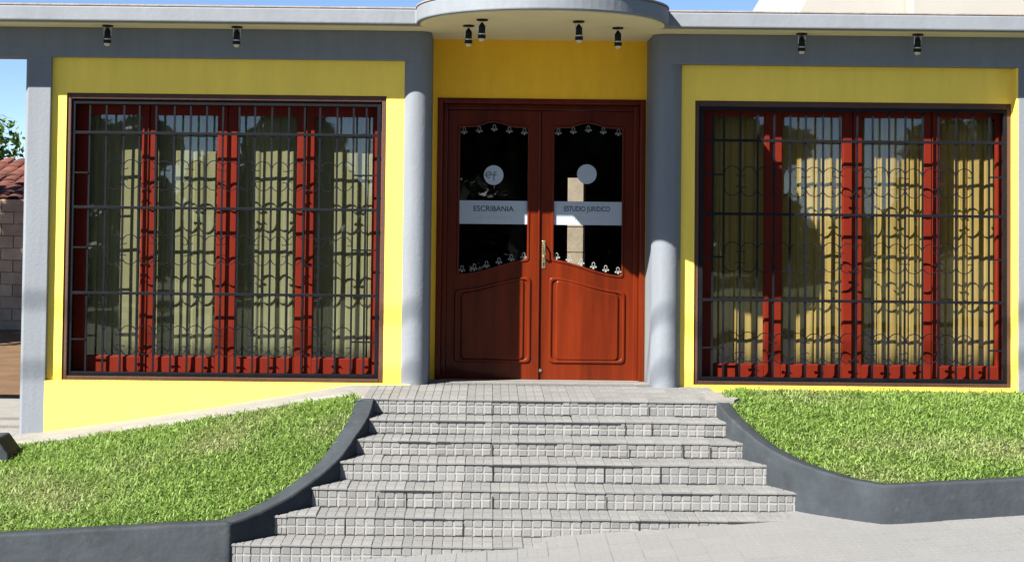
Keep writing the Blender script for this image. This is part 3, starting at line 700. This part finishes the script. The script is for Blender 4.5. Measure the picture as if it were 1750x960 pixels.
# ------------------------------------------------------------------ behind and beside the building
# sunlit yard wall seen through the back doorway
yw = tag(empty('courtyard_wall', (1.2,9,-.6)), 'pale block wall in the sun seen through the dark door glass', 'wall')
b = MB(); b.box(-2.5,4.2,9.02,9.2,-.7,2.3); at(b.build('wall_core', M['dark'], yw))
for k in range(8):
    for i in range(5):
        x0 = .62+.24*i; z0 = -.6+.36*k
        b = MB(); b.box(x0,x0+.225+random.uniform(-.004,.004),8.985+random.uniform(-.008,.008),9.03,z0,z0+.350); at(b.build('block', M['plank'], yw, .006))
# white building to the right
wb = tag(empty('white_building', (7,11,-.6)), 'cream white building rising behind the right end of the grey roof', 'building')
b = MB(); b.prism_y([(4.3,-.6),(9.4,-.6),(9.4,6.4),(5.9,6.4),(5.25,5.6),(4.75,4.75),(4.42,4.12),(4.3,3.9)], 10, 17); at(b.build('side_wall', M['white'], wb, .02))
b = MB(); b.box(6.2,14,9.6,9.97,-.6,7); at(b.build('front_wall', M['white'], wb, .02))
# neighbour on the left: block wall, tiled roof, tree
bw = tag(empty('boundary_wall', (-9,12,-.62)), 'weathered grey block wall below the red tiled roof at far left', 'wall')
b = MB(); b.box(-16,-5.5,12.02,12.2,-.7,1.50); at(b.build('wall_core', M['block'], bw))
for k in range(11):
    for i in range(9):
        x0 = -9.6+.41*i+(.2 if k % 2 else 0); z0 = -.66+.196*k
        b = MB(); b.box(x0,x0+.398,11.99+random.uniform(-.006,.006),12.04,z0,z0+.186); at(b.build('block', M['block'], bw, .006))
rh = tag(empty('tiled_house', (-9,15,-.62)), 'low neighbouring house with a weathered red clay tile roof', 'house')
b = MB(); b.box(-16,-5.6,12.6,17,-.7,1.42); at(b.build('house_wall', M['block'], rh))
b = MB(); b.add([(-16,12.1,1.50),(-5.3,12.1,1.50),(-5.3,15,2.19),(-16,15,2.19),(-16,18,1.5),(-5.3,18,1.5)], [(0,1,2,3),(3,2,5,4),(1,5,2),(0,3,4),(0,4,5,1)]); at(b.build('roof_base', M['rooftile'], rh))
tm = MB()
n = 6; tm.add([(.13*math.cos(math.pi*i/n), y, .055*math.sin(math.pi*i/n)) for y in (0,.42) for i in range(n+1)]+[(.115*math.cos(math.pi*i/n), y, .04*math.sin(math.pi*i/n)-.002) for y in (0,.42) for i in range(n+1)],
   [(i,i+1,n+2+i,n+1+i) for i in range(n)]+[(2*n+2+i,2*n+3+i,i+1,i) for i in range(n)])
tme = tm.mesh('roof_tile', M['rooftile']); sl = math.atan2(.69,2.9)
for k in range(9):
    for i in range(15):
        o = bpy.data.objects.new('roof_tile', tme); COL.objects.link(o); o.parent = rh
        y = 12.02+.325*k; o.location = (-9.6+.262*i+random.uniform(-.02,.02), y, 1.49+(y-12.02)*.238+random.uniform(0,.02))
        o.rotation_euler = (sl-.04+random.gauss(0,.02), random.gauss(0,.04), random.gauss(0,.05)); at(o)

def leaves(name, m, blobs, count, size, seed, parent=None):
    rg = np.random.default_rng(seed); Bc = np.array([q[:3] for q in blobs]); Br_ = np.array([q[3] for q in blobs])
    c = rg.choice(len(blobs), count, p=Br_**2/np.sum(Br_**2))
    d = rg.normal(size=(count,3)); d /= np.linalg.norm(d,axis=1)[:,None]
    P = Bc[c]+d*(Br_[c]*rg.random(count)**.45)[:,None]*np.array([1,1,.8])
    nrm = d+rg.normal(size=(count,3))*.8+np.array([0,0,.5]); nrm /= np.linalg.norm(nrm,axis=1)[:,None]
    a = np.cross(nrm, rg.normal(size=(count,3))); a /= np.linalg.norm(a,axis=1)[:,None]; bb = np.cross(nrm,a)
    s = (size*rg.uniform(.6,1.3,count))[:,None]
    V = np.stack([P-a*s, P+bb*s*.5, P+a*s, P-bb*s*.5],1).reshape(-1,3)
    me = bpy.data.meshes.new(name); me.vertices.add(4*count); me.vertices.foreach_set('co', V.ravel())
    me.loops.add(4*count); me.loops.foreach_set('vertex_index', np.arange(4*count,dtype=np.int32))
    me.polygons.add(count); me.polygons.foreach_set('loop_start', (np.arange(count)*4).astype(np.int32)); me.update(calc_edges=True)
    at_ = me.attributes.new('rnd','FLOAT','POINT'); at_.data.foreach_set('value', np.repeat(rg.random(count),4).astype(np.float32))
    me.materials.append(m); o = bpy.data.objects.new(name, me); COL.objects.link(o)
    if parent: o.parent = parent
    return o
def tree(x, y, zg, h, r, label, m, seed, count, size, group=None, nb=9):
    rd = random.Random(seed); t = tag(empty('tree', (x,y,zg)), label, 'tree', group)
    b = MB(); b.tube([(0,0,0),(.05*r,0,h*.25),(0,.04*r,h*.5),(.03*r,0,h*.8)], .06*h*.5, 8, r1=.02*h*.4)
    blobs = []
    for k in range(nb):
        a = 2*math.pi*k/nb+rd.uniform(-.4,.4); rr = r*rd.uniform(.35,.85); z = h*rd.uniform(.45,.92)
        b.tube([(0,0,h*.35+.2*rd.random()), (rr*.5*math.cos(a), rr*.5*math.sin(a), (h*.4+z)/2), (rr*math.cos(a), rr*math.sin(a), z)], .018*h*.4, 5, r1=.006*h*.4)
        blobs.append((rr*math.cos(a), rr*math.sin(a), z, r*rd.uniform(.28,.5)))
    blobs.append((0,0,h*.85,r*.5))
    b.build('trunk', M['bark'], t)
    leaves('crown', m, blobs, count, size, seed, t); return t
tree(-12.3, 20, -.6, 3.75, 2.2, 'bright green leafy tree rising behind the red tiled roof', M['leaf'], 11, 7000, .10)
tree(-12.6, 8.3, -.6, 7.6, 3.1, 'broad unseen tree added beyond the left end of the building to shade the block wall', M['leafd'], 13, 4200, .2)  # out of view, added to cast shade on the boundary wall
# across the street: mirrored in the window and door glass
opp = ((0.6,-30,8.8,3.6,'tallest dark tree across the street, mirrored in the door glass'),(4.0,-31,7.6,3.2,'broad dark tree across the street, mirrored in the right door leaf'),(-6.0,-32,5.2,2.6,'short dark tree across the street, mirrored near the right end of the left window'),
    (-12,-31,5.0,2.6,'short dark tree across the street, mirrored near the left end of the left window'),(7.6,-33,5.4,2.2,'short dark tree across the street, mirrored in the leftmost pane of the right window'),(15.5,-32,5.4,3.0,'round dark tree across the street, mirrored at the right end of the right window'))
for i, (x, y, h, r_, lab) in enumerate(opp):
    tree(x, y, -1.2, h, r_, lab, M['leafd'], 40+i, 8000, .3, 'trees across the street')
hg = leaves('hedge', M['leafd'], [(x, -36+1.5*math.sin(x), -.2+.5*math.sin(x*1.7)+1.6*math.exp(-((x-1.5)/4)**2), 1.7+.9*math.exp(-((x-1.5)/4)**2)) for x in np.arange(-24, 24, 1.5)], 16000, .3, 71); tag(hg, 'unseen dark hedge across the street, raised to darken the door glass reflection', 'hedge', None, 'stuff')  # mounded opposite the door to fill bright sky gaps in its reflection
# overhead cables whose soft shadows cross the columns
def cable(px, pz, qx, qz, t, lab):
    d = Vector((1.12,1,-1.29)); a = Vector((px,0,pz))-d*t; c = Vector((qx,0,qz))-d*t
    pts = []
    for i in range(25):
        s = -4+9*i/24; p_ = a.lerp(c, s); p_.z += .0022*((p_-(a+c)/2).length)**2-.0; pts.append(p_)
    o = MB().tube(pts, .022, 6).build('power_cable', M['cable'], smooth=True); tag(o, lab, 'cable', 'power cables over the street')
cable(-3.85, .09, -.66, .12, 7.5, 'lower black power cable over the street, its shadow crossing the left column foot')
cable(1.5, .63, 4.5, .66, 7.5, 'upper black power cable over the street, its shadow crossing the right column')
